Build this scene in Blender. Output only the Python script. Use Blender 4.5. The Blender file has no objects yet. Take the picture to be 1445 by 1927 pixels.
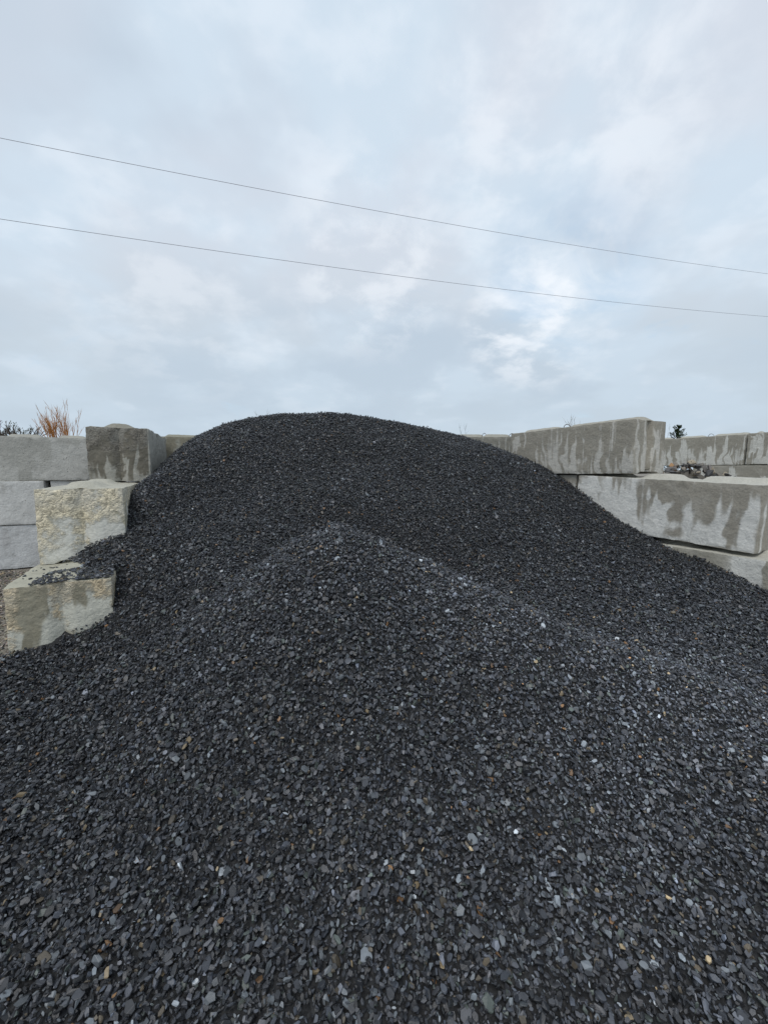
import bpy, bmesh, math, random
import numpy as np
from mathutils import Vector, Matrix

S = bpy.context.scene
COL = S.collection
PI = math.pi

# ------------------------------------------------------------------ camera
cam_d = bpy.data.cameras.new('camera')
cam_d.sensor_fit = 'HORIZONTAL'; cam_d.sensor_width = 36.0; cam_d.lens = 19.06
cam_d.clip_start = 0.05; cam_d.clip_end = 2000
cam = bpy.data.objects.new('camera', cam_d); COL.objects.link(cam)
cam.location = (0, 0, 1.38); cam.rotation_euler = (PI/2 - 0.104, 0, 0)
S.camera = cam

# ------------------------------------------------------------------ node helper
class NT:
    def __init__(s, tree): s.t = tree; tree.nodes.clear()
    def n(s, typ, **kw):
        nd = s.t.nodes.new(typ); ins = kw.pop('ins', {})
        for k, v in kw.items(): setattr(nd, k, v)
        for k, v in ins.items(): s.put(nd.inputs[k], v)
        return nd
    def put(s, sock, v):
        if isinstance(v, bpy.types.NodeSocket): s.t.links.new(v, sock)
        elif isinstance(v, bpy.types.Node): s.t.links.new(v.outputs[0], sock)
        else: sock.default_value = v
    def m(s, op, a, b=0.0, c=0.0, clamp=False):
        nd = s.t.nodes.new('ShaderNodeMath'); nd.operation = op; nd.use_clamp = clamp
        s.put(nd.inputs[0], a); s.put(nd.inputs[1], b); s.put(nd.inputs[2], c); return nd.outputs[0]
    def vm(s, op, a, b=(0, 0, 0)):
        nd = s.t.nodes.new('ShaderNodeVectorMath'); nd.operation = op
        s.put(nd.inputs[0], a); s.put(nd.inputs[1], b); return nd.outputs[0]
    def noise(s, vec, scale, detail=3, rough=.5, dist=0.0, color=False):
        nd = s.n('ShaderNodeTexNoise', ins={'Vector': vec, 'Scale': scale, 'Detail': detail, 'Roughness': rough, 'Distortion': dist})
        return nd.outputs['Color' if color else 0]
    def ss(s, v, lo, hi):
        nd = s.n('ShaderNodeMapRange', interpolation_type='SMOOTHSTEP', ins={0: v, 1: lo, 2: hi, 3: 0.0, 4: 1.0}); return nd.outputs[0]
    def mix(s, f, a, b, mode='MIX'):
        nd = s.n('ShaderNodeMix', data_type='RGBA', blend_type=mode)
        s.put(nd.inputs[0], f); s.put(nd.inputs[6], a if not isinstance(a, tuple) else (*a, 1)[:4]); s.put(nd.inputs[7], b if not isinstance(b, tuple) else (*b, 1)[:4])
        return nd.outputs[2]
    def xyz(s, v):
        nd = s.n('ShaderNodeSeparateXYZ', ins={0: v}); return nd.outputs[0], nd.outputs[1], nd.outputs[2]
    def comb(s, x, y, z):
        return s.n('ShaderNodeCombineXYZ', ins={0: x, 1: y, 2: z}).outputs[0]

# ------------------------------------------------------------------ sky: broken overcast with a few blue gaps
SUN_EL, SUN_AZ = math.radians(60), math.radians(-158)      # azimuth from +Y towards +X: behind the camera
W = bpy.data.worlds.new('World'); S.world = W; W.use_nodes = True
k = NT(W.node_tree)
tc = k.n('ShaderNodeTexCoord').outputs['Generated']
dx, dy, dz = k.xyz(tc)
den = k.m('ADD', k.m('MAXIMUM', dz, 0.0), 0.30)
pl = k.comb(k.m('DIVIDE', dx, den), k.m('DIVIDE', dy, den), 3.7)
big = k.noise(pl, 1.25, 3, .45, .1)
mid = k.noise(k.vm('ADD', pl, (4.1, 2.3, 1.0)), 2.6, 4, .5, .1)
det = k.noise(k.vm('ADD', pl, (9.1, 7.7, 5.0)), 5.2, 5, .52, .1)
sky = k.n('ShaderNodeTexSky', sky_type='NISHITA', sun_disc=False, sun_elevation=SUN_EL, sun_rotation=SUN_AZ, altitude=200, air_density=1.0, dust_density=1.5, ozone_density=1.5)
blue = k.mix(.55, k.mix(1.0, sky.outputs[0], (.125, .15, .15), 'MULTIPLY'), (.60, .77, .90))
grey = k.mix(k.ss(big, .38, .62), (.515, .60, .69), k.mix(k.ss(dz, .12, .6), (.565, .635, .695), (.655, .700, .770)))
soft = k.mix(k.ss(mid, .38, .66), grey, (.625, .720, .810))
hi = k.m('MULTIPLY', k.ss(det, .47, .66), k.ss(mid, .47, .60))
cl = k.mix(k.m('MULTIPLY', hi, .36), soft, (.86, .90, .95))
def near(d, r0, r1):
    dp_ = k.n('ShaderNodeVectorMath', operation='DOT_PRODUCT', ins={0: k.vm('NORMALIZE', tc), 1: d}).outputs['Value']
    return k.ss(dp_, r1, r0)
wisp = k.ss(k.noise(k.vm('ADD', pl, (2.2, 3.3, .4)), 6.5, 6, .55, .15), .42, .66)
brk = k.m('MAXIMUM', k.m('MAXIMUM', k.m('MULTIPLY', near((.313, .899, .307), .9995, .985), .85), k.m('MULTIPLY', near((.303, .752, .585), .998, .95), .45)), k.m('MAXIMUM', k.m('MULTIPLY', near((-.411, .843, .348), .999, .96), .28), k.m('MULTIPLY', near((-.025, .896, .444), .999, .97), .45)))
cl = k.mix(k.m('MULTIPLY', brk, wisp), cl, (.93, .95, .98))
cl2 = k.mix(k.m('ADD', .30, k.m('MULTIPLY', k.ss(dz, .03, .40), .70)), (.530, .620, .695), cl)
gapn = k.noise(k.vm('ADD', pl, (1.3, 5.2, 8.0)), 2.2, 6, .6, .6)
gap = k.m('MAXIMUM', k.m('MULTIPLY', k.ss(gapn, .62, .74), .30), k.m('MULTIPLY', k.m('MULTIPLY', near((.36, .849, .385), .9995, .982), k.ss(gapn, .36, .54)), .5))
col = k.mix(gap, cl2, blue)
bg = k.n('ShaderNodeBackground', ins={'Color': k.mix(1.0, col, (1.03, 1.05, 1.075), 'MULTIPLY'), 'Strength': 1.0})
k.n('ShaderNodeOutputWorld', ins={'Surface': bg})

sun_d = bpy.data.lights.new('sun', 'SUN'); sun_d.energy = 1.5; sun_d.angle = math.radians(28); sun_d.color = (1, .965, .91)
sun = bpy.data.objects.new('sun', sun_d); COL.objects.link(sun)
sdir = Vector((math.sin(SUN_AZ)*math.cos(SUN_EL), math.cos(SUN_AZ)*math.cos(SUN_EL), math.sin(SUN_EL)))
sun.rotation_euler = sdir.to_track_quat('Z', 'Y').to_euler(); sun.location = sdir*30
vs = S.view_settings
vs.view_transform = 'Standard'; vs.look = 'None'; vs.exposure = 0.0; vs.gamma = 1.0; vs.use_curve_mapping = False

# ------------------------------------------------------------------ helpers
def mat(name):
    m = bpy.data.materials.new(name); m.use_nodes = True
    return m, NT(m.node_tree)
def finish(kk, **ins):
    b = kk.n('ShaderNodeBsdfPrincipled', ins=ins); kk.n('ShaderNodeOutputMaterial', ins={'Surface': b}); return b
def tag(o, label=None, cat=None, group=None, kind=None):
    if label: o['label'] = label
    if cat: o['category'] = cat
    if group: o['group'] = group
    if kind: o['kind'] = kind
    return o
def link(name, me, parent=None, material=None):
    o = bpy.data.objects.new(name, me); COL.objects.link(o)
    if material and me is not None and not me.materials: me.materials.append(material)
    if parent: o.parent = parent
    return o
def empty(name, loc=(0, 0, 0)):
    o = bpy.data.objects.new(name, None); COL.objects.link(o); o.location = loc; o.empty_display_size = .1; return o
def pymesh(name, v, f, smooth=False):
    me = bpy.data.meshes.new(name); me.from_pydata([tuple(p) for p in v], [], f); me.update()
    if smooth: me.shade_smooth()
    return me

def vnoise(p, seed=0):
    """smooth value noise 0..1, p (n,3)"""
    p = np.asarray(p, float); i = np.floor(p).astype(np.int64); fr = p - i; fr = fr*fr*(3-2*fr)
    def hsh(a, b, c):
        h = (a*374761393 + b*668265263 + c*2147483647 + seed*974634777) & 0xffffffff
        h = ((h ^ (h >> 13))*1274126177) & 0xffffffff
        h = ((h ^ (h >> 16))*2246822519) & 0xffffffff
        return ((h ^ (h >> 15)) & 0xffff)/65535.0
    r = 0
    for a in (0, 1):
        for b in (0, 1):
            for c in (0, 1):
                w = (fr[:, 0] if a else 1-fr[:, 0])*(fr[:, 1] if b else 1-fr[:, 1])*(fr[:, 2] if c else 1-fr[:, 2])
                r = r + w*hsh(i[:, 0]+a, i[:, 1]+b, i[:, 2]+c)
    return r
def fbm(p, seed=0, n=3):
    p = np.asarray(p, float)
    return sum(vnoise(p*2**j, seed+j*17)*.5**j for j in range(n))/sum(.5**j for j in range(n))

class Tubes:
    """collects tapered tubes into one mesh"""
    def __init__(s): s.v = []; s.f = []
    def add(s, pts, rads, sides=5):
        pts = [Vector(p) for p in pts]; n0 = len(s.v)
        for i, p in enumerate(pts):
            d = (pts[min(i+1, len(pts)-1)] - pts[max(i-1, 0)]).normalized()
            a = d.orthogonal().normalized() if i == 0 else (a - d*a.dot(d)).normalized()
            b = d.cross(a)
            for j in range(sides):
                t = 2*PI*j/sides; s.v.append(p + (a*math.cos(t)+b*math.sin(t))*rads[i])
        for i in range(len(pts)-1):
            for j in range(sides):
                q = n0+i*sides; j2 = (j+1) % sides
                s.f.append((q+j, q+j2, q+sides+j2, q+sides+j))
        s.f.append(tuple(range(n0+sides-1, n0-1, -1))); e = len(s.v)-sides; s.f.append(tuple(range(e, e+sides)))
    def mesh(s, name, smooth=True): return pymesh(name, s.v, s.f, smooth)

# ------------------------------------------------------------------ materials
def concrete(name, dry=(.41, .42, .40), wet=(.20, .19, .165), bias=0.0, grad=.55, freq=9.0, tan=0.0, tancol=(.50, .41, .28), rough=0.0, seed=0.0, pits=1.0, side=0.0, facex=0.0):
    m, q = mat(name)
    oc = q.n('ShaderNodeTexCoord').outputs['Object']
    x, y, z = q.xyz(oc)
    sx = q.m('ADD', x, seed*3.1); sy = q.m('ADD', y, seed*1.7)
    # runs of water staining that come down from the top edge
    wob = q.m('ADD', q.m('MULTIPLY', q.noise(oc, 9.0, 4, .6), .05), q.m('MULTIPLY', q.noise(oc, 2.2, 2), .30))
    dv = q.comb(q.m('MULTIPLY', q.m('ADD', sx, wob), freq), q.m('MULTIPLY', q.m('ADD', sy, wob), freq), q.m('MULTIPLY', z, 1.1))
    drip = q.noise(dv, 1.0, 1.2, .45)
    dv2 = q.comb(q.m('MULTIPLY', sx, freq*2.7), q.m('MULTIPLY', sy, freq*2.7), q.m('MULTIPLY', z, .6))
    drip2 = q.noise(dv2, 1.0, 1, .4)
    broad = q.noise(q.comb(sx, sy, q.m('ADD', z, seed)), 1.5, 2)
    hz = q.m('MULTIPLY', q.m('SUBTRACT', q.m('DIVIDE', z, .61), .5), grad)
    s = q.m('ADD', q.m('ADD', q.m('MULTIPLY', q.m('SUBTRACT', drip, .5), q.m('ADD', 1.2, q.m('MULTIPLY', q.noise(oc, 2.6, 2), 1.7))), q.m('MULTIPLY', q.m('SUBTRACT', drip2, .5), .55)), q.m('ADD', q.m('ADD', hz, .5), q.m('MULTIPLY', q.m('SUBTRACT', broad, .5), .8)))
    s = q.m('ADD', s, q.m('MULTIPLY', y, side))
    fx = q.ss(x, .275, .29)
    s = q.m('SUBTRACT', s, q.m('MULTIPLY', fx, facex))
    sw = q.m('MULTIPLY', q.ss(q.noise(q.vm('ADD', oc, (7, seed, 3)), 3.0, 3), .35, .65), .13)
    wetf = q.ss(q.m('ADD', s, bias), q.m('SUBTRACT', .44, sw), q.m('ADD', .58, sw))
    wetf = q.m('MULTIPLY', wetf, q.m('ADD', .72, q.m('MULTIPLY', q.noise(oc, 6.0, 5, .6), .5)), clamp=True)
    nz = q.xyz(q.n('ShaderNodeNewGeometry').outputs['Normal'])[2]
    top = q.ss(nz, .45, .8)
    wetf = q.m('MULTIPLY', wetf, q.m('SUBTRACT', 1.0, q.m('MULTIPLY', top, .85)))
    mot = q.noise(q.vm('ADD', oc, (seed, seed, 0)), 5.0, 6, .65)
    fine = q.noise(oc, 55.0, 4, .6)
    c = q.mix(wetf, q.mix(mot, tuple(v*.74 for v in dry), tuple(min(1, v*1.22) for v in dry)), q.mix(mot, tuple(v*.82 for v in wet), tuple(v*1.25 for v in wet)))
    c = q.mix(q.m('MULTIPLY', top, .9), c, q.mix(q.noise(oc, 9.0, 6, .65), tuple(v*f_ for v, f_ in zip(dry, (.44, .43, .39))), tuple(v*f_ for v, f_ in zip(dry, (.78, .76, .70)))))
    c = q.mix(.9, c, q.mix(fine, (.72, .72, .72), (1.22, 1.21, 1.19)), 'MULTIPLY')
    # algae / dirt spots
    dirt = q.m('MULTIPLY', q.ss(q.noise(q.vm('ADD', oc, (seed*2, 4, 1)), 3.2, 6, .7), .575, .74), .5)
    c = q.mix(dirt, c, (.13, .125, .10))
    bump_h = q.m('ADD', q.m('MULTIPLY', q.noise(oc, 22.0, 6, .65), .012), q.m('MULTIPLY', fine, .003))
    if tan or rough:
        vor = q.n('ShaderNodeTexVoronoi', ins={'Vector': q.vm('MULTIPLY', q.vm('ADD', oc, q.vm('MULTIPLY', q.noise(oc, 14, 3, color=True), (.05, .05, .05))), (1, 1, 1.2)), 'Scale': 62.0, 'Randomness': 1.0})
        vr = q.xyz(vor.outputs['Color'])[0]
        pm = q.m('ADD', q.noise(q.vm('ADD', oc, (seed*5, 2, seed)), 4.2, 8, .68), q.m('MULTIPLY', q.m('SUBTRACT', q.m('DIVIDE', z, .61), .5), .34))
        lft = q.m('MULTIPLY', q.ss(x, -.17, -.31), .16)
        ctr = q.m('MULTIPLY', q.ss(q.m('ABSOLUTE', x), .10, .03), .10)
        pm = q.m('ADD', q.m('ADD', pm, lft), ctr)
        amt = max(tan, rough)
        pf = q.m('MULTIPLY', q.ss(pm, .97-amt, 1.08-amt), q.m('SUBTRACT', 1.0, q.m('MAXIMUM', top, q.m('MULTIPLY', fx, 1.0 if facex else 0.0))))
        agg = q.mix(vr, tuple(v*.62 for v in tancol), tuple(min(1, v*1.45) for v in tancol))
        agg = q.mix(q.ss(q.noise(oc, 6, 4, .6), .35, .65), agg, q.mix(.55, agg, tuple(v*.8 for v in dry)))
        c = q.mix(pf, c, agg)
        bump_h = q.m('ADD', bump_h, q.m('MULTIPLY', pf, q.m('ADD', q.m('MULTIPLY', q.m('SUBTRACT', .6, vor.outputs['Distance']), .006), q.m('MULTIPLY', q.noise(oc, 42, 8, .7), .011))))
    pv = q.n('ShaderNodeTexVoronoi', ins={'Vector': oc, 'Scale': 27.0})
    pit = q.m('MULTIPLY', q.ss(pv.outputs['Distance'], .14, .08), q.m('GREATER_THAN', q.xyz(pv.outputs['Color'])[1], .82))
    c = q.mix(q.m('MULTIPLY', pit, .75*pits), c, (.09, .085, .08))
    bump_h = q.m('SUBTRACT', bump_h, q.m('MULTIPLY', pit, .006))
    bp = q.n('ShaderNodeBump', ins={'Strength': .9, 'Distance': 1.0, 'Height': bump_h})
    finish(q, **{'Base Color': c, 'Roughness': q.m('SUBTRACT', .93, q.m('MULTIPLY', wetf, .12)), 'Normal': bp})
    return m

def stone_mat(name, spec=.5, r0=.38, r1=.62):
    m, q = mat(name)
    at = q.n('ShaderNodeAttribute', attribute_type='INSTANCER', attribute_name='tint')
    tv = q.vm('MULTIPLY', at.outputs['Vector'], (3100, 4700, 5300))
    oc = q.vm('ADD', q.n('ShaderNodeTexCoord').outputs['Object'], tv)
    f1 = q.noise(oc, 2.4, 5, .65); f2 = q.noise(oc, 11.0, 4, .7)
    c = q.mix(1.0, at.outputs['Color'], q.mix(f1, (.62, .62, .63), (1.42, 1.41, 1.38)), 'MULTIPLY')
    c = q.mix(.6, c, q.mix(f2, (.7, .7, .7), (1.35, 1.35, 1.35)), 'MULTIPLY')
    h = q.m('ADD', q.m('MULTIPLY', f1, .7), q.m('MULTIPLY', f2, .3))
    bp = q.n('ShaderNodeBump', ins={'Strength': .35, 'Distance': .006, 'Height': h})
    finish(q, **{'Base Color': c, 'Roughness': q.m('ADD', r0, q.m('MULTIPLY', f2, r1-r0)), 'Specular IOR Level': spec, 'Normal': bp})
    return m
def plain(name, col, rough=.7, var=.25, scale=8, metal=0.0, spec=.3):
    m, q = mat(name)
    oc = q.n('ShaderNodeTexCoord').outputs['Object']
    n = q.noise(oc, scale, 4, .6)
    c = q.mix(n, tuple(v*(1-var) for v in col), tuple(min(1, v*(1+var)) for v in col))
    finish(q, **{'Base Color': c, 'Roughness': rough, 'Metallic': metal, 'Specular IOR Level': spec})
    return m

M_STONE = stone_mat('slate_chips', .55, .30, .55)
M_DRYSTONE = stone_mat('dusty_pebbles', .25, .7, .9)
M_STEEL = plain('rusty_cable', (.10, .085, .075), .6, .4, 30, .6)
M_WIRE = plain('power_cable', (.30, .30, .34), .5, .1, 5)
M_BARK = plain('grey_bark', (.10, .085, .07), .9, .4, 20)
M_DRY = plain('rust_brown_twigs', (.46, .21, .065), .8, .4, 9)
M_CEDAR = plain('cedar_green', (.035, .06, .022), .75, .5, 25)
M_LEAF = plain('dull_olive_leaves', (.075, .085, .035), .8, .45, 3)
M_WEED = plain('dry_weed', (.16, .13, .08), .8, .35, 15)

# ------------------------------------------------------------------ ground
def ground_z(x, y):
    return -.015 - .5*np.exp(-((x/3.6)**2 + ((y-.3)/1.7)**2))
def axis(a, b, step, far):
    core = list(np.arange(a, b+1e-6, step)); out = []
    d = step
    lo = a; hi = b; L = []; R = []
    while hi < far:
        d *= 1.6; hi += d; lo -= d; R.append(hi); L.append(lo)
    return L[::-1] + core + R
gx = axis(-8, 8, .25, 900); gy = axis(-4, 10, .25, 900)
gv = [(x, y, float(ground_z(x, y) + .02*(vnoise(np.array([[x*2.1, y*2.1, .5]]))[0]-.5))) for y in gy for x in gx]
nx = len(gx)
gf = [(j*nx+i, j*nx+i+1, (j+1)*nx+i+1, (j+1)*nx+i) for j in range(len(gy)-1) for i in range(nx-1)]
m, q = mat('dusty_yard_ground')
oc = q.n('ShaderNodeTexCoord').outputs['Object']
n1 = q.noise(oc, 1.3, 5, .6)
vo = q.n('ShaderNodeTexVoronoi', ins={'Vector': oc, 'Scale': 55.0})
c = q.mix(q.xyz(vo.outputs['Color'])[0], (.12, .105, .085), (.34, .31, .27))
c = q.mix(q.m('MULTIPLY', n1, .5), c, (.20, .175, .14))
bp = q.n('ShaderNodeBump', ins={'Strength': .8, 'Distance': .02, 'Height': q.m('SUBTRACT', 1.0, vo.outputs['Distance'])})
finish(q, **{'Base Color': c, 'Roughness': .95, 'Normal': bp})
o = link('ground', pymesh('ground', gv, gf, True), None, m); tag(o, 'dust-strewn grey-brown stone yard floor beside and behind the block walls', kind='structure')

# ------------------------------------------------------------------ concrete blocks
BH, BL, BW = .61, 1.83, .60
OBB = []                                       # for keeping chippings out of the blocks
def block_mesh(name, seed, L=BL, Wd=BW, H=BH, cuts=(1/3, 2/3), chip=1.0, lump=1.0, groove=.035, keyh=.050):
    st = .0235
    nxx, nyy, nzz = round(Wd/st), round(L/st), round(H/st)
    idx = {}; P = []; F = []
    def vid(i, j, k_):
        key = (i, j, k_)
        if key not in idx: idx[key] = len(P); P.append(key)
        return idx[key]
    for i in range(nxx):
        for j in range(nyy):
            F.append((vid(i, j, nzz), vid(i+1, j, nzz), vid(i+1, j+1, nzz), vid(i, j+1, nzz)))
            F.append((vid(i, j, 0), vid(i, j+1, 0), vid(i+1, j+1, 0), vid(i+1, j, 0)))
    for j in range(nyy):
        for k_ in range(nzz):
            F.append((vid(0, j, k_), vid(0, j, k_+1), vid(0, j+1, k_+1), vid(0, j+1, k_)))
            F.append((vid(nxx, j, k_), vid(nxx, j+1, k_), vid(nxx, j+1, k_+1), vid(nxx, j, k_+1)))
    for i in range(nxx):
        for k_ in range(nzz):
            F.append((vid(i, 0, k_), vid(i+1, 0, k_), vid(i+1, 0, k_+1), vid(i, 0, k_+1)))
            F.append((vid(i, nyy, k_), vid(i, nyy, k_+1), vid(i+1, nyy, k_+1), vid(i+1, nyy, k_)))
    G = np.array(P, float)
    p = np.stack([(G[:, 0]/nxx-.5)*Wd, (G[:, 1]/nyy-.5)*L, G[:, 2]/nzz*H], 1)
    ontop = G[:, 2] == nzz; onbot = G[:, 2] == 0; end = (G[:, 1] == 0) | (G[:, 1] == nyy)
    # worn, chipped arrises: a rounded box whose radius wanders
    ns = fbm(p*6.0, seed, 3); nf = fbm(p*17.0, seed+5, 2)
    r = .009 + chip*(.075*np.clip(ns-.60, 0, 1) + .02*np.clip(nf-.5, 0, 1))
    half = np.array([Wd/2, L/2, H/2]); cc = p - np.array([0, 0, H/2])
    inner = np.clip(cc, -(half-r[:, None]), half-r[:, None])
    dv = cc-inner; ln = np.linalg.norm(dv, axis=1)
    nrm = dv/np.maximum(ln, 1e-6)[:, None]
    rp = inner + nrm*r[:, None]
    p2 = rp + np.array([0, 0, H/2])
    # broken corners and lumps
    n3 = fbm(p*3.0+11, seed+9, 4)-.5; n4 = fbm(p*24.0, seed+21, 2)-.5
    p2 += nrm*(lump*(.016*n3 + .0085*n4))[:, None]
    x, y = p[:, 0], p[:, 1]
    # raised key segments on the top
    edges = [-L/2] + [(c_-.5)*L for c_ in cuts] + [L/2]
    kz = np.zeros(len(p))
    for a, b in zip(edges[:-1], edges[1:]):
        a2 = a+(.02 if a == -L/2 else .075); b2 = b-(.02 if b == L/2 else .075)
        kz = np.maximum(kz, np.clip(np.minimum((y-a2)/.075, (b2-y)/.075), 0, 1)*np.clip((.155-np.abs(x))/.09, 0, 1))
    p2[ontop, 2] += (kz*keyh)[ontop]
    low = np.clip((.20-np.abs(x))/.10, 0, 1)
    p2[onbot, 2] += (low*keyh*1.05)[onbot]
    gr = np.clip(1-np.abs(x)/.075, 0, 1)*groove
    p2[end, 1] += (gr*-np.sign(y))[end]
    me = pymesh(name, p2, F, True); me.set_sharp_from_angle(angle=math.radians(26))
    return me
def lifting_loop(parent, y, r=.062, sd=0):
    rng = random.Random(sd); t = Tubes(); h = r*rng.uniform(.95, 1.3); ln = rng.uniform(-.02, .02)
    pts = [(ln*math.sin(a), y+r*math.cos(a), BH-.02+h*1.15*math.sin(a)) for a in [PI*i/12 for i in range(13)]]
    t.add(pts, [.0045]*13, 6)
    link('lifting_loop', t.mesh('lifting_loop'), parent, M_STEEL)
def block(label, corner, z0, yaw, material, seed, pitch=0.0, roll=0.0, loops=(), cuts=(1/3, 2/3), group=None, L=BL, H=BH, **kw):
    """corner = near-left bottom corner (local min x, min y)"""
    o = link('concrete_block', block_mesh('concrete_block', seed, L=L, H=H, cuts=cuts, **kw), None, material)
    R = Matrix.Rotation(yaw, 4, 'Z') @ Matrix.Rotation(pitch, 4, 'X') @ Matrix.Rotation(roll, 4, 'Y')
    loc = Vector((corner[0], corner[1], z0)) + R @ Vector((BW/2, L/2, 0))
    o.matrix_world = Matrix.Translation(loc) @ R
    tag(o, label, 'concrete block', group)
    for i, fr in enumerate(loops): lifting_loop(o, (fr-.5)*L, sd=seed*7+i)
    OBB.append((np.array(o.matrix_world.inverted()), L, H))
    return o
TH = .455
U = np.array([-math.sin(TH), math.cos(TH)]); V = np.array([math.cos(TH), math.sin(TH)])
TB = .436
BD = np.array([math.cos(TB), math.sin(TB)]); BN = np.array([math.sin(TB), -math.cos(TB)])
def bw_corner(x_left):
    """a back wall block whose face starts at x_left; its long axis runs along the wall"""
    fx = np.array([x_left, 5.916+(x_left+4.5)*math.tan(TB)])
    return fx - BN*BW
LW = 'blocks of the left divider'; RW = 'blocks of the right divider'; KW = 'blocks of the back wall'; EW = 'blocks of the far right divider'
GREY = (.42, .43, .415)
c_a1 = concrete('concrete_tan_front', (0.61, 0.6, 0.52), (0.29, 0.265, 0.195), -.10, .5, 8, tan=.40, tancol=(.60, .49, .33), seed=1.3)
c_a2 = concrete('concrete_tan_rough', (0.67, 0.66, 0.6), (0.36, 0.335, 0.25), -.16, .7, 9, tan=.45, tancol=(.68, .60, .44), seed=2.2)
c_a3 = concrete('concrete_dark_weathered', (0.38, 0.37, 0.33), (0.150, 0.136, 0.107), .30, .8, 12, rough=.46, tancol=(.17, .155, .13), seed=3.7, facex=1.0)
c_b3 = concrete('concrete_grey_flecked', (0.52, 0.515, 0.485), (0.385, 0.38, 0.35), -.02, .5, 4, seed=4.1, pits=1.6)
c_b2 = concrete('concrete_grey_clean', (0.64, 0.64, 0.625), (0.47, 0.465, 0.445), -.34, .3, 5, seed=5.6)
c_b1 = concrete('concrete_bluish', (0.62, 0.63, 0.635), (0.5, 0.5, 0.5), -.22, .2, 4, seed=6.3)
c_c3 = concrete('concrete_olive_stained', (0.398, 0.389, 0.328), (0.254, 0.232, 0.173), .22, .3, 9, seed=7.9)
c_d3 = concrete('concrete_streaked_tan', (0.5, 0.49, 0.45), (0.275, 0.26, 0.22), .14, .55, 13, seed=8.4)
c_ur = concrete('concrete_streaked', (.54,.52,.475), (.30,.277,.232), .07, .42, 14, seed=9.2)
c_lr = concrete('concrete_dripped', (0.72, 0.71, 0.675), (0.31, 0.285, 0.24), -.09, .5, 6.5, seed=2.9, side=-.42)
c_e = concrete('concrete_far_streaked', (0.6, 0.59, 0.545), (0.3, 0.28, 0.235), .04, .5, 13, seed=11.5)

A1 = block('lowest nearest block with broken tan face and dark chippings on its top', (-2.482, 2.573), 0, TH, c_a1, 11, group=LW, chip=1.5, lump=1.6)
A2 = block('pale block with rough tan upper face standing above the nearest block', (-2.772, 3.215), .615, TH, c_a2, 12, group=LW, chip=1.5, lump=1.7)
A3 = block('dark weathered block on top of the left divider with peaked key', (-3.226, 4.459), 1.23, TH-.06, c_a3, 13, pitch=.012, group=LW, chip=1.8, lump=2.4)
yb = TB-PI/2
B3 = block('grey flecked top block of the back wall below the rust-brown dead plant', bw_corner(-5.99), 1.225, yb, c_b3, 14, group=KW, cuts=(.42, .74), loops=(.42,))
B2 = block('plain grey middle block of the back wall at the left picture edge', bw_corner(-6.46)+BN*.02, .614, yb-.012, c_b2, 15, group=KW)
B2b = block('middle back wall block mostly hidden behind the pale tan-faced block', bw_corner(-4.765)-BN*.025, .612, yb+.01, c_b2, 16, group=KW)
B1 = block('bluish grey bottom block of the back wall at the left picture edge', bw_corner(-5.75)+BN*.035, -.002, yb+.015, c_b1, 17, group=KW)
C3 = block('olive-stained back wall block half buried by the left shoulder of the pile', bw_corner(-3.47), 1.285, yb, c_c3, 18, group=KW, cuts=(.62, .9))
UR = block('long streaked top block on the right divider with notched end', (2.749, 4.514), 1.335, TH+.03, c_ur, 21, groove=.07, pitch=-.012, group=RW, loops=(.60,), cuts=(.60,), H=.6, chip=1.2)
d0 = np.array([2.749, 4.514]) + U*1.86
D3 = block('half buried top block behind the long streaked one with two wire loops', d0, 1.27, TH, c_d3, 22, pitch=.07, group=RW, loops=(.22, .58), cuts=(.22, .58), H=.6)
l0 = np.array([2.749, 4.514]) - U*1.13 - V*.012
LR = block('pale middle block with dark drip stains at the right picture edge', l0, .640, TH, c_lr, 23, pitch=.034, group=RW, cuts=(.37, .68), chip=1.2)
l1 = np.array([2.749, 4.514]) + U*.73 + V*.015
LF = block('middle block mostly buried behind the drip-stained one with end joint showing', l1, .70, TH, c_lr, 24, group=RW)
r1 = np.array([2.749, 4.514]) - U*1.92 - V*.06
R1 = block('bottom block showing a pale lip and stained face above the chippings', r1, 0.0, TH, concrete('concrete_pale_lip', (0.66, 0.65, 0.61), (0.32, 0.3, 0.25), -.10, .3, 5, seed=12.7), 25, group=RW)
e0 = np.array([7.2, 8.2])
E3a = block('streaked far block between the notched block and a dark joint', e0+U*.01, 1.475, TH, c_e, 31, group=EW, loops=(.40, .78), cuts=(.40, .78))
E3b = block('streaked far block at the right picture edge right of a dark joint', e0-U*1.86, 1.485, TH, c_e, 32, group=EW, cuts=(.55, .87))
E2 = block('far block under the two streaked ones behind the rubble heap', e0-U*.95-V*.03, .855, TH, c_e, 33, group=EW)

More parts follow.
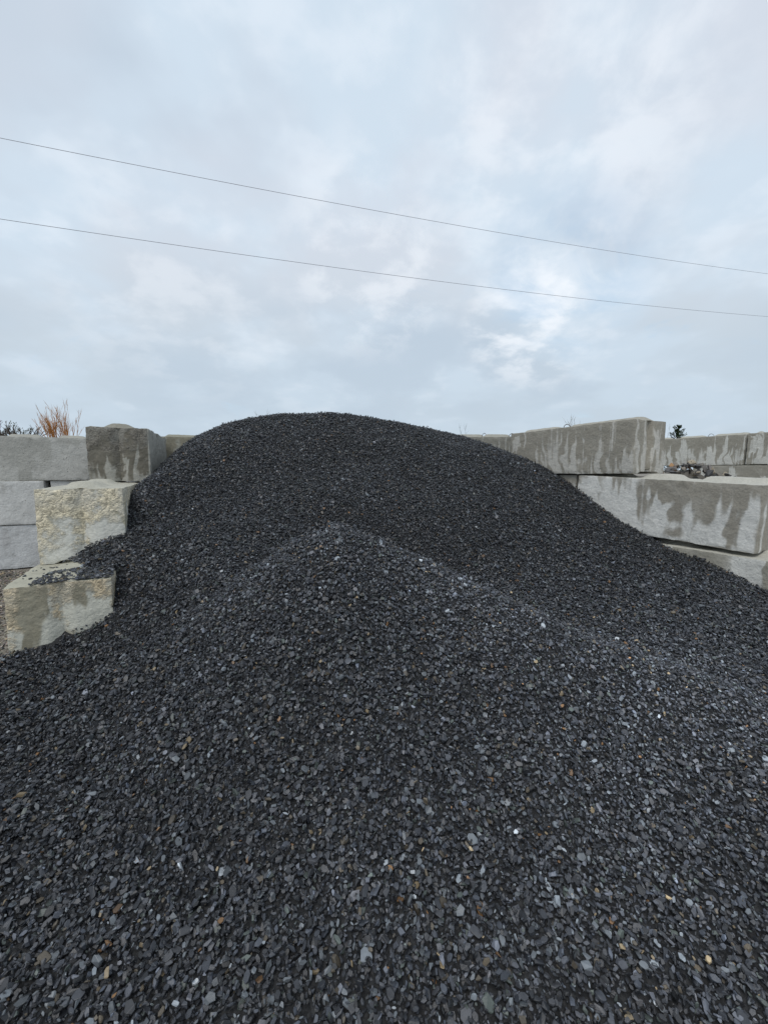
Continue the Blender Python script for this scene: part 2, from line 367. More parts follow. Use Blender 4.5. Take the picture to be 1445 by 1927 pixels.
# ------------------------------------------------------------------ pile surface (thin plate spline through surveyed spot heights)
CTRL = [(1.939,6.17,1.584), (2.27,5.494,1.335), (2.49,5.043,1.089), (2.68,4.656,0.854), (2.831,4.347,0.669),
(3.027,3.946,0.565), (3.182,3.629,0.483), (3.293,3.402,0.386), (-2.243,6,1.976), (-2.243,6.9,1.556), (-1.836,5.9,2.1),
(-1.836,6.8,1.68), (-1.444,5.85,2.153), (-1.444,6.75,1.733), (-0.926,5.9,2.19), (-0.926,6.8,1.77), (-0.558,6,2.181),
(-0.558,6.9,1.761), (-0.176,6.1,2.125), (-0.176,7,1.705), (0.466,6.3,1.99), (0.466,7.2,1.57), (1.086,6.6,1.851),
(1.086,7.5,1.431), (1.601,6.6,1.708), (1.601,7.5,1.288), (-2.827,6.695,1.918), (-3.189,6.527,1.663),
(-3.394,6.431,1.477), (-3.076,5.6,1.377), (-2.748,4.8,1.297), (-2.547,4.2,1.209), (-2.393,3.85,1.097),
(-2.237,3.48,0.829), (-2.464,3.352,0.74), (-2.56,3.31,0.64), (-2.2,3.16,0.7), (-2.3,2.98,0.61), (-2.03,3.07,0.62),
(-1.92,2.84,0.39), (-1.98,2.8,0.31), (-2.1,2.74,0.23), (-2.25,2.67,0.2), (-2.46,2.56,0.18), (-2.6,2.5,0.15),
(-2.8,2.9,-0.1), (-3.2,3.6,-0.4), (-3.4,2.4,0), (-3.6,4.4,-0.5), (-0.165,1.39,-0.045), (-0.125,1,-0.19),
(-0.146,1.2,-0.122), (0.398,3.9,0.888), (-0.428,3.95,0.986), (-1.043,3.55,0.837), (-1.305,4.5,1.285),
(0.459,4.55,1.284), (-0.539,5.05,1.599), (-1.955,4,1.034), (-1.55,3.9,0.991), (1.157,3.85,0.792), (2.05,3.6,0.539),
(-1.9,3.4,0.815), (-1.567,2.75,0.398), (-1.362,2.35,0.141), (-1.249,2.9,0.624), (1.208,3.25,0.443), (0.826,3.5,0.61),
(1.633,3.05,0.333), (2.19,2.8,0.262), (-1.653,1.9,0.016), (-1.173,1.29,-0.15), (-0.799,1.76,-0.016), (-0.57,1.2,-0.142),
(1.453,1.8,0.088), (1.088,1.29,-0.15), (0.811,1.76,-0.016), (0.579,1.2,-0.142), (-1.115,1.02,-0.222),
(1.115,1.02,-0.222), (2.19,2.2,0.125), (-2.223,2.3,0.101), (-0.35,3.4,0.47), (0.05,3.33,0.41), (0.42,3.18,0.34),
(0.78,3,0.32), (1.12,2.85,0.31), (1.45,2.72,0.27), (-0.25,2.4,0.3), (0.3,2.3,0.25), (-0.7,2.4,0.25), (0.8,2.2,0.2),
(1.3,2.1,0.17), (-3,0.4,-0.3), (-3,-0.8,-0.36), (-1.5,0.4,-0.3), (-1.5,-0.8,-0.36), (0,0.4,-0.3), (0,-0.8,-0.36),
(1.5,0.4,-0.3), (1.5,-0.8,-0.36), (3,0.4,-0.3), (3,-0.8,-0.36), (-4,1.2,-0.25), (4,1.2,-0.2), (4.2,2.2,0.05)]
CT = np.array(CTRL)
CREST = None
def tps_fit(c, lam=.0006):
    n = len(c); d = np.linalg.norm(c[:, None, :2]-c[None, :, :2], axis=2)
    K = np.where(d > 0, d*d*np.log(np.maximum(d, 1e-9)), 0) + lam*np.eye(n)
    P = np.c_[np.ones(n), c[:, :2]]
    A = np.zeros((n+3, n+3)); A[:n, :n] = K; A[:n, n:] = P; A[n:, :n] = P.T
    return np.linalg.solve(A, np.r_[c[:, 2], 0, 0, 0])
TW = tps_fit(CT)
CREST = [(-1.55,2.2,.24), (-1.05,2.52,.56), (-.70,2.70,.81), (-.50,2.77,.945), (-.32,2.78,1.01), (-.10,2.74,.935), (.26,2.63,.79), (.60,2.50,.655), (.92,2.40,.525), (1.22,2.31,.405), (1.64,2.2,.28), (2.2,2.0,.10)]
def pile_z(x, y):
    x = np.asarray(x, float).ravel(); y = np.asarray(y, float).ravel(); out = np.empty(len(x))
    for s in range(0, len(x), 40000):
        X, Y = x[s:s+40000], y[s:s+40000]
        d2 = (X[:, None]-CT[None, :, 0])**2 + (Y[:, None]-CT[None, :, 1])**2
        out[s:s+40000] = (.5*d2*np.log(np.maximum(d2, 1e-12))) @ TW[:len(CT)] + TW[-3] + TW[-2]*X + TW[-1]*Y
    # fresher heap tipped in front: repose slopes falling from a crest line
    md = np.full(len(x), -9.0)
    for (ax, ay, az), (bx, by, bz) in zip(CREST[:-1], CREST[1:]):
        ux, uy = bx-ax, by-ay; f = np.clip(((x-ax)*ux+(y-ay)*uy)/(ux*ux+uy*uy), 0, 1)
        dd = np.hypot(x-ax-f*ux, y-ay-f*uy)
        md = np.maximum(md, az+f*(bz-az)+.02-.80*(np.sqrt(dd*dd+.009)-.072))
    kk_ = .035; hh = np.clip(.5+.5*(md-out)/kk_, 0, 1); out = out*(1-hh)+md*hh+kk_*hh*(1-hh)*.5
    q3 = np.stack([x, y, 0*x+.3], 1)
    ledge = np.exp(-(((x+.45)/1.3)**2 + ((y-5.15-.08*x)/.20)**2))          # shallow slump ledge below the summit
    rough = np.clip((y-3.2)/.6, 0, 1)*np.clip((5.8-y)/.4, 0, 1)
    return out + .045*ledge + (.045+.05*rough)*(fbm(q3*1.9, 3, 2)-.5) + .035*(fbm(q3*5.0, 9, 2)-.5)
GS = .04
GX = np.arange(-4.2, 4.4, GS); GY = np.arange(-1.0, 7.6, GS)
MX, MY = np.meshgrid(GX, GY)
MZ = pile_z(MX, MY).reshape(MX.shape)
def bil(A, x, y):
    fx = np.clip((x-GX[0])/GS, 0, len(GX)-1.001); fy = np.clip((y-GY[0])/GS, 0, len(GY)-1.001)
    i = fx.astype(int); j = fy.astype(int); a = fx-i; b = fy-j
    return A[j, i]*(1-a)*(1-b)+A[j, i+1]*a*(1-b)+A[j+1, i]*(1-a)*b+A[j+1, i+1]*a*b
def allowed(x, y, slack):
    rel = (x-2.749)*V[0] + (y-4.514)*V[1]
    ok = rel < slack
    ls = (x+1.92)*U[0] + (y-2.84)*U[1]; lp = -((x+1.92)*V[0] + (y-2.84)*V[1])
    ok &= ~((ls > -.02) & (lp > .32+slack))
    ok &= (y - (5.916+(x+4.5)*math.tan(TB))) < slack*1.1
    return ok
m, q = mat('chippings_bed')
oc = q.n('ShaderNodeTexCoord').outputs['Object']
vo = q.n('ShaderNodeTexVoronoi', ins={'Vector': oc, 'Scale': 60.0})
c = q.mix(q.xyz(vo.outputs['Color'])[0], (.009, .009, .010), (.032, .033, .035))
bp = q.n('ShaderNodeBump', ins={'Strength': 1.0, 'Distance': .012, 'Height': q.m('SUBTRACT', 1.0, vo.outputs['Distance'])})
finish(q, **{'Base Color': c, 'Roughness': .8, 'Normal': bp})
M_BED = m
vid = -np.ones(MX.shape, int); pv = []; pf = []
cxm = (MX[:-1, :-1]+GS/2); cym = (MY[:-1, :-1]+GS/2)
keep = allowed(cxm.ravel(), cym.ravel(), .22).reshape(cxm.shape) & (MZ[:-1, :-1] > ground_z(cxm, cym)-.25)
for j, i in zip(*np.nonzero(keep)):
    qd = []
    for a, b in ((j, i), (j, i+1), (j+1, i+1), (j+1, i)):
        if vid[a, b] < 0:
            vid[a, b] = len(pv); pv.append((MX[a, b], MY[a, b], MZ[a, b]-.022))
        qd.append(int(vid[a, b]))
    pf.append(tuple(qd))
PILE = link('gravel_pile', pymesh('gravel_pile', pv, pf, True), None, M_BED)
tag(PILE, 'tall heap of dark slate chippings spilling forward between the block walls', 'gravel pile')

# ------------------------------------------------------------------ chippings
def chip_proto(seed, kind):
    rng = random.Random(seed); bm = bmesh.new()
    if kind == 0:                                  # flat slate shard: uneven polygon, sheared top
        n = rng.choice((4, 5, 5, 6, 7)); a0 = rng.uniform(0, 6); w = rng.uniform(.38, .78); h = rng.uniform(.14, .30)
        tx, ty = rng.uniform(-.12, .12), rng.uniform(-.12, .12)
        for lev in (-1, 1):
            for i in range(n):
                t = a0 + 2*PI*(i+rng.uniform(-.28, .28))/n; rr = rng.uniform(.78, 1.05)*(.86 if lev > 0 else 1)
                x, y = .5*rr*math.cos(t), .5*w*rr*math.sin(t)
                bm.verts.new((x, y, lev*h*.5*rng.uniform(.7, 1.1) + x*tx*2 + y*ty*2))
    elif kind == 1:                                # wedge or blocky chip
        w = rng.uniform(.55, .9); h = rng.uniform(.32, .6)
        for i in range(10):
            v = Vector((rng.gauss(0, 1), rng.gauss(0, 1), rng.gauss(0, 1))).normalized()
            v = Vector([math.copysign(abs(c)**.6, c) for c in v])*rng.uniform(.85, 1.05)
            bm.verts.new((v.x*.5, v.y*.5*w, v.z*.5*h))
    else:                                          # rounder pebble
        w = rng.uniform(.6, .85); h = rng.uniform(.35, .5)
        for i in range(22):
            v = Vector((rng.gauss(0, 1), rng.gauss(0, 1), rng.gauss(0, 1))).normalized()
            bm.verts.new((v.x*.5, v.y*.5*w, v.z*.5*h))
    r_ = bmesh.ops.convex_hull(bm, input=bm.verts)
    bmesh.ops.delete(bm, geom=[g for g in r_['geom_interior'] if isinstance(g, bmesh.types.BMVert)], context='VERTS')
    bmesh.ops.dissolve_limit(bm, angle_limit=math.radians(14), verts=bm.verts, edges=bm.edges)
    bmesh.ops.bevel(bm, geom=list(bm.edges), offset=.022 if kind < 2 else .03, segments=1, affect='EDGES', profile=.6)
    bmesh.ops.triangulate(bm, faces=[f for f in bm.faces if len(f.verts) > 4])
    me = bpy.data.meshes.new('chip'); bm.to_mesh(me); bm.free()
    return me
PROTO = bpy.data.collections.new('chip_shapes'); PROTO_ME = []
kinds = [0]*16 + [1]*7 + [2]*1
for i, kd in enumerate(kinds):
    me = chip_proto(100+i, kd); me.materials.append(M_STONE); PROTO_ME.append(me)
    po = bpy.data.objects.new('chip_%02d' % i, me); PROTO.objects.link(po)
PROTO2 = bpy.data.collections.new('pebble_shapes')
for i, kd in enumerate([1]*6+[2]*6+[0]*2):
    me = chip_proto(300+i, kd); me.materials.append(M_DRYSTONE)
    po = bpy.data.objects.new('pebble_%02d' % i, me); PROTO2.objects.link(po)

rng = np.random.default_rng(7)
def rotations(n, tilt, normals, spin_bias=None):
    """euler XYZ angles that lay the flat side near the surface with a random tilt"""
    N = normals + rng.normal(0, 1, normals.shape)*tilt[:, None]
    N /= np.linalg.norm(N, axis=1)[:, None]
    a = rng.normal(0, 1, normals.shape); X = a - N*np.sum(a*N, 1)[:, None]; X /= np.linalg.norm(X, axis=1)[:, None]
    Y = np.cross(N, X)
    flip = rng.random(n) < .5
    Y[flip] *= -1; N2 = N.copy(); N2[flip] *= -1
    # R columns X Y N
    ry = np.arcsin(np.clip(-X[:, 2], -1, 1)); rx = np.arctan2(Y[:, 2], N2[:, 2]); rz = np.arctan2(X[:, 1], X[:, 0])
    return np.stack([rx, ry, rz], 1), N
def palette(n):
    r = rng.random(n); t = np.empty((n, 3))
    base = np.exp(rng.normal(math.log(.0345), .60, n))
    warm = rng.normal(0, .045, n)
    t[:, 0] = base*(.96+warm); t[:, 1] = base*(1.02+warm*.2); t[:, 2] = base*(1.20-warm)
    def setc(mask, col, sd=.25):
        kf = np.exp(rng.normal(0, sd, mask.sum()))[:, None]; t[mask] = np.array(col)*kf
    setc(r < .11, (.105, .117, .130), .38)              # pale blue-grey
    setc((r > .12) & (r < .150), (.062, .074, .068), .3)  # greenish
    setc((r > .155) & (r < .179), (.075, .062, .045), .3)  # brown
    setc((r > .1790) & (r < .1838), (.165, .092, .042), .40)   # rust
    setc((r > .1845) & (r < .1885), (.20, .155, .095), .35)   # tan
    setc((r > .1885) & (r < .1905), (.30, .32, .34), .3)   # near white
    return t
def instancer(name, parent, pos, eul, scl, idx, tint, coll, material):
    me = bpy.data.meshes.new(name); n = len(pos); me.vertices.add(n); me.vertices.foreach_set('co', pos.astype(np.float32).ravel())
    for nm, ty, arr, key in (('rot', 'FLOAT_VECTOR', eul, 'vector'), ('scl', 'FLOAT_VECTOR', scl, 'vector'), ('tint', 'FLOAT_VECTOR', tint, 'vector')):
        at = me.attributes.new(nm, ty, 'POINT'); at.data.foreach_set(key, arr.astype(np.float32).ravel())
    at = me.attributes.new('idx', 'INT', 'POINT'); at.data.foreach_set('value', idx.astype(np.int32))
    me.update(); o = link(name, me, parent, material)
    g = bpy.data.node_groups.new(name+'_nodes', 'GeometryNodeTree')
    g.interface.new_socket('Geometry', in_out='INPUT', socket_type='NodeSocketGeometry')
    g.interface.new_socket('Geometry', in_out='OUTPUT', socket_type='NodeSocketGeometry')
    gi = g.nodes.new('NodeGroupInput'); go = g.nodes.new('NodeGroupOutput')
    ci = g.nodes.new('GeometryNodeCollectionInfo'); ci.inputs['Collection'].default_value = coll
    ci.inputs['Separate Children'].default_value = True; ci.inputs['Reset Children'].default_value = True
    ip = g.nodes.new('GeometryNodeInstanceOnPoints'); ip.inputs['Pick Instance'].default_value = True
    def na(nm, ty):
        nd = g.nodes.new('GeometryNodeInputNamedAttribute'); nd.data_type = ty; nd.inputs['Name'].default_value = nm; return nd.outputs[0]
    er = g.nodes.new('FunctionNodeEulerToRotation')
    L = g.links.new
    L(gi.outputs[0], ip.inputs['Points']); L(ci.outputs[0], ip.inputs['Instance']); L(na('idx', 'INT'), ip.inputs['Instance Index'])
    L(na('rot', 'FLOAT_VECTOR'), er.inputs[0]); L(er.outputs[0], ip.inputs['Rotation']); L(na('scl', 'FLOAT_VECTOR'), ip.inputs['Scale'])
    L(ip.outputs[0], go.inputs[0])
    md = o.modifiers.new('scatter', 'NODES'); md.node_group = g
    return o
def inside_blocks(pts, pad):
    bad = np.zeros(len(pts), bool); h = np.c_[pts, np.ones(len(pts))]
    for inv, L, H in OBB:
        l = h @ inv.T
        bad |= (np.abs(l[:, 0]) < BW/2-pad) & (np.abs(l[:, 1]) < L/2-pad) & (l[:, 2] > pad) & (l[:, 2] < H+.01)
    return bad

DENS = 8600
gyz, gxz = np.gradient(MZ, GS)
x0, x1, y0, y1 = -3.9, 4.1, .30, 7.3
n = int((x1-x0)*(y1-y0)*DENS*1.25)
# low-discrepancy scatter keeps the cover even
ii = np.arange(1, n+1); px = x0+(x1-x0)*((ii*.7548776662466927) % 1); py = y0+(y1-y0)*((ii*.5698402909980532) % 1)
px = px + rng.normal(0, .004, n); py = py + rng.normal(0, .004, n)
gxv = bil(gxz, px, py); gyv = bil(gyz, px, py); pz = bil(MZ, px, py)
keepf = rng.random(n) < np.sqrt(1+gxv**2+gyv**2)/1.25
nrm = np.stack([-gxv, -gyv, np.ones(n)], 1); nrm /= np.linalg.norm(nrm, axis=1)[:, None]
tocam = np.stack([-px, -py, 1.38-pz], 1)
back = np.sum(nrm*tocam, 1) < -.35
keepf &= ~(back & (rng.random(n) < .75))
keepf &= allowed(px, py, .02) & (pz > ground_z(px, py)-.05)
keepf &= (px < .95*py+1.6) & (px > -.98*py-1.6)          # a margin beyond what the lens takes in
px, py, pz, nrm = px[keepf], py[keepf], pz[keepf], nrm[keepf]; n = len(px)
size = np.clip(np.exp(rng.normal(math.log(.0188), .42, n)), .007, .046)
idx = rng.integers(0, len(kinds), n)
eul, ax = rotations(n, np.abs(rng.normal(.0, .60, n))+.14, nrm)
size = np.where(idx >= 23, np.minimum(size, .022), size); lay = rng.normal(-.0055, .0102, n) - (size > .032)*.003
pos = np.stack([px, py, pz], 1) + nrm*lay[:, None]
scl = size[:, None]*np.stack([np.ones(n), rng.uniform(.8, 1.15, n), rng.uniform(.8, 1.3, n)], 1)
tint = palette(n)
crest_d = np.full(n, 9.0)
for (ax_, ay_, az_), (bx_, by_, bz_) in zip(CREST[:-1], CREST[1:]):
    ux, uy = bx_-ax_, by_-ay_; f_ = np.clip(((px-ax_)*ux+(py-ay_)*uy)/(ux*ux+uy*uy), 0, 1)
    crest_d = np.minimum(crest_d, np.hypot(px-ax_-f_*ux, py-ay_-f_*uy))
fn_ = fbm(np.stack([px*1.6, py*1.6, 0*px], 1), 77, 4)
# painted light and shade: rear and left tinted darker, crest and right side lighter
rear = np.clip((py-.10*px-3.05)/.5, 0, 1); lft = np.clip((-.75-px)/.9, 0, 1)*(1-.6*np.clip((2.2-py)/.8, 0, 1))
light_mask = np.clip(1-crest_d/.46, 0, 1)*.72*np.clip((px+1.3)/.8, 0, 1) + np.clip((px-.15)/.7, 0, 1)*np.clip((3.2-py-.12*px)/.5, 0, 1)*.62
lightened = np.clip(light_mask*(1-rear), 0, 1)*np.clip(.45+1.3*(fn_-.35), 0, 1.1)
tint = tint*((1-.32*np.maximum(rear, lft*.9))*(1+.95*lightened)*(.78+.44*fn_))[:, None] + .010*lightened[:, None]
scl *= (1-.22*lightened)[:, None]
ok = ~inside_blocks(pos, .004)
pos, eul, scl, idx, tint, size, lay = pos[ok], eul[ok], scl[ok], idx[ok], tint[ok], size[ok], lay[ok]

# a few chippings scattered along the nearest block's top
a1 = A1.matrix_world
nn = 3600
lx = rng.uniform(-.29, .30, nn); ly = -BL/2 + rng.uniform(.005, .68, nn)
tl = (ly+BL/2)/.66                                   # 0 at the near edge, 1 at the block above
edge_x = np.where(tl < .13, -.19, -.19+.25*np.clip((tl-.13)/.2, 0, 1)-.17*np.clip((tl-.5)/.5, 0, 1)) + .05*(fbm(np.stack([lx*9, ly*9, 0*lx], 1), 5, 2)-.5)
dep = np.clip((lx-edge_x)/.22, 0, 1)
sel = rng.random(nn) < np.clip(dep*4, .012, 1); lx, ly, dep, tl = lx[sel], ly[sel], dep[sel], tl[sel]; nn = len(lx)
kzz = np.clip((.155-np.abs(lx))/.09, 0, 1)*np.clip((ly+BL/2-.02)/.075, 0, 1)*.050
heap = dep*(.012+.11*tl)
kzz = np.maximum(kzz+.004, heap*rng.uniform(.45, 1, nn))
pp = np.array([tuple(a1 @ Vector((lx[i], ly[i], BH+kzz[i]+.003))) for i in range(nn)])
e2, _ = rotations(nn, np.full(nn, .2), np.tile([0, 0, 1.0], (nn, 1))); s2 = np.clip(np.exp(rng.normal(math.log(.021), .35, nn)), .010, .04)
pos = np.r_[pos, pp]; eul = np.r_[eul, e2]; scl = np.r_[scl, np.repeat(s2[:, None], 3, 1)]; idx = np.r_[idx, rng.integers(0, len(kinds), nn)]
tint = np.r_[tint, palette(nn)]; size = np.r_[size, s2]; lay = np.r_[lay, np.zeros(nn)]

# the 300 chippings that show largest are objects of their own
def project(p):
    ct, st_ = math.cos(.104), math.sin(.104); zz = p[:, 2]-1.38
    d = p[:, 1]*ct - zz*st_; v = p[:, 1]*st_ + zz*ct
    return p[:, 0]/d, v/d, d
sx_, sy_, dd = project(pos)
inv_ = (np.abs(sx_) < .93) & (sy_ > -1.245) & (sy_ < .2) & (dd > .3)
rank = np.where(inv_ & (lay > -.002), size/dd*(1+.3*(tint[:, 0] > .09)), 0)
topi = np.argsort(-rank)[:300]
mask = np.ones(len(pos), bool); mask[topi] = False
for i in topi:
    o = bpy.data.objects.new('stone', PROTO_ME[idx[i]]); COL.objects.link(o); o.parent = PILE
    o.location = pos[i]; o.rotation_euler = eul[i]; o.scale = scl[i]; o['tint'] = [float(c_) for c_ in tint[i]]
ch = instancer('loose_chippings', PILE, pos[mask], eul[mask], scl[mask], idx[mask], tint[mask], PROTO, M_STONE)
ch['kind'] = 'stuff'
print('chippings', len(pos))

# ------------------------------------------------------------------ pale pebbles on the yard floor left of the walls
n = 26000
fx_ = rng.uniform(-6.2, -2.2, n); fy_ = rng.uniform(2.0, 6.2, n)
fz_ = ground_z(fx_, fy_); good = (fx_ > -1.02*fy_-.6) & (fy_ < 5.916+(fx_+4.5)*math.tan(TB)) & (fz_ > bil(MZ, fx_, fy_)-.05)
fp = np.stack([fx_, fy_, fz_+.004], 1)[good]; fp = fp[~inside_blocks(fp, -.002)]; n = len(fp)
fe, _ = rotations(n, np.full(n, .3), np.tile([0, 0, 1.0], (n, 1))); fs = np.clip(np.exp(rng.normal(math.log(.024), .4, n)), .008, .07)
ft = np.array((.21, .19, .165))*np.exp(rng.normal(0, .38, n))[:, None]*(1+rng.normal(0, .05, (n, 3)))
dk = rng.random(n) < .12; ft[dk] = (.05, .05, .053); tn = rng.random(n) < .12; ft[tn] = (.33, .26, .17)
fl = instancer('floor_pebbles', None, fp, fe, np.repeat(fs[:, None], 3, 1), rng.integers(0, 14, n), ft, PROTO2, M_DRYSTONE)
tag(fl, 'pale grey and tan pebbles covering the yard floor left of the walls', 'pebbles', kind='stuff')

# ------------------------------------------------------------------ rubble heap behind the right divider
hp = empty('rubble_heap', (4.85, 6.5, .085)); tag(hp, 'heap of grey and orange broken rocks behind the notched right block', 'rubble heap')
hv = []; hf = []; NR, NA = 9, 28
for i in range(NR+1):
    r = i/NR*1.75
    for j in range(NA):
        a = 2*PI*j/NA; rr = r*(1+.12*math.sin(3*a+1))
        hv.append((rr*math.cos(a), rr*math.sin(a), 1.27-.78*r*(.4+.6*min(1, r/.7))+.03*math.sin(7*a+i)))
for i in range(NR):
    for j in range(NA): hf.append((i*NA+j, i*NA+(j+1) % NA, (i+1)*NA+(j+1) % NA, (i+1)*NA+j))
link('core', pymesh('core', hv, hf, True), hp, plain('brown_rubble_dust', (.11, .10, .085), .9, .45, 14))
rr_ = random.Random(5)
def rock_mesh(seed):
    me = chip_proto(seed, 1); bm = bmesh.new(); bm.from_mesh(me)
    bmesh.ops.subdivide_edges(bm, edges=bm.edges, cuts=1, use_grid_fill=True)
    r = random.Random(seed)
    for v in bm.verts: v.co *= 1+r.uniform(-.04, .04)
    bm.to_mesh(me); bm.free(); me.materials.append(M_DRYSTONE); return me
RM = [rock_mesh(500+i) for i in range(9)]
cols = [(.14, .14, .145), (.11, .105, .10), (.22, .20, .175), (.19, .18, .17), (.30, .26, .20), (.30, .18, .095), (.15, .135, .125), (.085, .083, .083)]
for i in range(230):
    a = rr_.uniform(0, 2*PI); r = abs(rr_.gauss(0, .75)) if i < 100 else rr_.uniform(.2, 1.5)
    if r > 1.6: continue
    z = 1.36-.78*r*(.4+.6*min(1, r/.7))
    o = bpy.data.objects.new('rock', rr_.choice(RM)); COL.objects.link(o); o.parent = hp
    s = rr_.uniform(.09, .21); o.location = (r*1.7*math.cos(a), r*math.sin(a), z+s*.16); o.scale = (s, s*rr_.uniform(.7, 1.1), s*rr_.uniform(.7, 1.2))
    o.rotation_euler = (rr_.gauss(0, .5), rr_.gauss(0, .5), rr_.uniform(0, 6.3)); c_ = rr_.choice(cols); f_ = rr_.uniform(.75, 1.3)
    o['tint'] = [v_*f_*.95 for v_ in c_]

# ------------------------------------------------------------------ plants
def twigs(t, p, d, length, rad, depth, rng, spread=.5, kids=(3, 5), up=.25, segs=4, shrink=.62, leaves=None, sides=4):
    pts = [p.copy()]; dd = d.copy()
    for i in range(segs):
        dd = (dd + Vector((rng.gauss(0, .10), rng.gauss(0, .10), rng.gauss(0, .06)+up*.12))).normalized()
        pts.append(pts[-1] + dd*length/segs)
    t.add(pts, [rad*(1-.75*i/segs) for i in range(segs+1)], sides)
    if depth > 0:
        for c in range(rng.randint(*kids)):
            f = rng.uniform(.22, .98); i = min(int(f*segs), segs-1)
            b = pts[i].lerp(pts[i+1], f*segs-i)
            ax = Vector((rng.gauss(0, 1), rng.gauss(0, 1), rng.gauss(0, 1))).normalized()
            nd = (dd + ax*spread + Vector((0, 0, up))).normalized()
            twigs(t, b, nd, length*shrink*rng.uniform(.6, 1.1)*(1.1-.5*f), rad*.5, depth-1, rng, spread, kids, up, segs, shrink, leaves, sides)
    elif leaves is not None:
        for c in range(leaves[1]):
            f = rng.random(); i = min(int(f*segs), segs-1); leaves[0].append((pts[i].lerp(pts[i+1], f), dd.copy()))
def leaf_mesh(name, spots, size, rng):
    v = []; f = []
    for p, d in spots:
        a = Vector((rng.gauss(0, 1), rng.gauss(0, 1), rng.gauss(0, 1))).normalized(); b = (d+a*.7).normalized(); c = b.cross(a).normalized()
        s = size*rng.uniform(.6, 1.4); n0 = len(v)
        v += [p, p+b*s*.5+c*s*.25, p+b*s, p+b*s*.5-c*s*.25]; f.append((n0, n0+1, n0+2, n0+3))
    return pymesh(name, v, f)
# rust-brown dead plant behind the back wall
dp = empty('dead_plant', (-5.31, 6.8, 0)); dp.scale = (.66, .9, .985); tag(dp, 'rust-brown feathery dead plant sticking up behind the left back wall', 'plant')
g = random.Random(3)
for lean, hh, off, nst in ((-.24, 2.38, 0.0, 26), (-.03, 2.38, .17, 8)):
    t = Tubes()
    for s in range(nst):
        b = Vector((off+g.gauss(0, .03), g.gauss(0, .10), 0)); tip_l = lean*g.uniform(.3, 1.9)
        h0 = 1.75; base_top = b + Vector((tip_l*.12*h0, g.gauss(0, .03), h0))
        t.add([b, b.lerp(base_top, .5)+Vector((.02, 0, 0)), base_top], [.011, .009, .007], 5)
        d = Vector((tip_l*2.0+g.gauss(0, .05), g.gauss(0, .15), 1)).normalized()
        twigs(t, base_top, d, (hh-h0)*g.uniform(.55, 1.08), .0060, 2, g, .17, (5, 7), .10, 5, .55)
    link('stem_clump', t.mesh('stem_clump'), dp, M_DRY)
def simple_tree(name, label, cat, loc, height, width, seed, bark, leafmat, nleaf, lsize, depth=3, kids=(3, 5), group=None, trunk_r=.06, spread=.75, up=.3):
    e = empty(name, loc); tag(e, label, cat, group); g = random.Random(seed); t = Tubes(); lv = []
    tp = Vector((g.gauss(0, .05), 0, height*.45))
    t.add([Vector((0, 0, -.05)), tp*.5+Vector((.03, 0, 0)), tp], [trunk_r, trunk_r*.8, trunk_r*.6], 7)
    link('trunk', t.mesh('trunk'), e, bark); t = Tubes()
    for i in range(6):
        a = 2*PI*i/6+g.uniform(-.4, .4); d = Vector((math.cos(a)*width, math.sin(a)*width, g.uniform(.5, 1.2))).normalized()
        twigs(t, tp*g.uniform(.75, 1), d, height*.5*g.uniform(.8, 1.1), trunk_r*.4, depth-1, g, spread, kids, up, 4, .62, (lv, nleaf) if nleaf else None)
    br = link('crown', t.mesh('crown'), e, bark)
    if nleaf: link('foliage', leaf_mesh('foliage', lv, lsize, g), br, leafmat)
    return e
simple_tree('shrub_tree', 'dull green shrubby tree top at the left picture edge above the wall', 'tree', (-24.3, 25, 0), 4.9, 1.0, 21, M_BARK, M_LEAF, 4, .09, 4, (4, 6), trunk_r=.09)
simple_tree('bare_tree', 'leafless grey tree top between the green shrub and the dead plant', 'tree', (-22.4, 25, 0), 4.9, 1.0, 22, M_BARK, None, 0, 0, 4, (4, 6), trunk_r=.16)
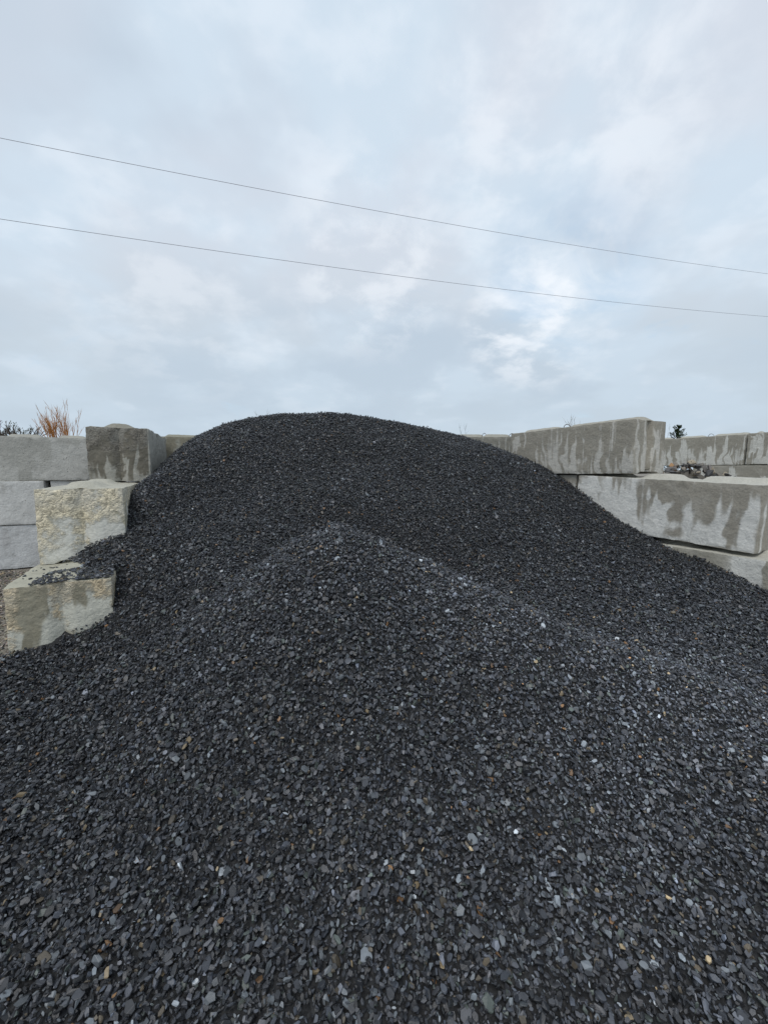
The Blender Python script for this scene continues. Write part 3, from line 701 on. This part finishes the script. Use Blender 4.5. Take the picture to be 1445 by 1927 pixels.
# young cedar behind the far right divider
ce = empty('cedar_sapling', (8.55, 12, 0)); ce.scale = (.95, .95, .965); tag(ce, 'dark green cedar sapling tip above the far right divider', 'tree'); g = random.Random(8)
t = Tubes(); t.add([(0, 0, -.05), (.02, 0, 1.3), (0, 0, 2.72)], [.05, .03, .006], 6); link('trunk', t.mesh('trunk'), ce, M_BARK)
t = Tubes(); lv = []
for i in range(260):
    z = g.uniform(.4, 2.70); a = g.uniform(0, 2*PI); ln = (.06+.40*(2.8-z))*g.uniform(.6, 1.15)
    twigs(t, Vector((0, 0, z)), Vector((math.cos(a), math.sin(a), .8)).normalized(), min(ln, .6), .004, 1, g, .45, (4, 6), .3, 3, .5, (lv, 16), 3)
cr = link('crown', t.mesh('crown'), ce, M_CEDAR); link('foliage', leaf_mesh('foliage', lv, .026, g), cr, M_CEDAR)
def weed(label, loc, height, seed, material=M_WEED, nst=4, lean=.1, group='weeds behind the walls'):
    e = empty('dry_weed', loc); tag(e, label, 'weed', group); g = random.Random(seed)
    for s in range(nst):
        t = Tubes(); b = Vector((g.gauss(0, .03), g.gauss(0, .03), 0)); tp = b + Vector((g.gauss(0, lean*.4), g.gauss(0, .05), height*.84))
        t.add([b, b.lerp(tp, .5), tp], [.007, .005, .004], 4)
        twigs(t, tp, Vector((g.gauss(0, lean*2.5), g.gauss(0, .2), 1)).normalized(), height*.17*g.uniform(.6, 1), .0035, 1, g, .6, (4, 6), .2, 4, .5, None, 3)
        link('stem', t.mesh('stem'), e, material)
weed('bare twiggy weed rising behind the long streaked right block', (3.12, 6.75, 0), 2.25, 31, nst=7, lean=.14)
weed('thin dark weed behind the block with two wire loops', (1.62, 8.3, 0), 2.26, 32, M_CEDAR, 3, .03)
weed('single dry twig showing over the left shoulder of the pile', (-2.33, 8.2, 0), 2.55, 33, nst=2, lean=.12)
weed('bare twig beside the green cedar tip', (8.15, 12.0, 0), 2.62, 34, nst=3, lean=.12)

# ------------------------------------------------------------------ overhead cables
def cable(label, a, b, sag, r=.0055):
    a, b = Vector(a), Vector(b); t = Tubes(); n = 60
    pts = []
    for i in range(n+1):
        f = i/n; p = a.lerp(b, f); p.z -= sag*4*f*(1-f); pts.append(p)
    t.add(pts, [r]*(n+1), 6)
    o = link('overhead_cable', t.mesh('overhead_cable'), None, M_WIRE); tag(o, label, 'cable', 'overhead cables')
cable('upper of the two dark cables crossing the sky', (-15.3, 7.4, 8.62), (26.0, 22.7, 11.1), .50)
cable('lower of the two dark cables crossing the sky', (-15.3, 7.4, 6.94), (26.0, 22.7, 9.20), .50)
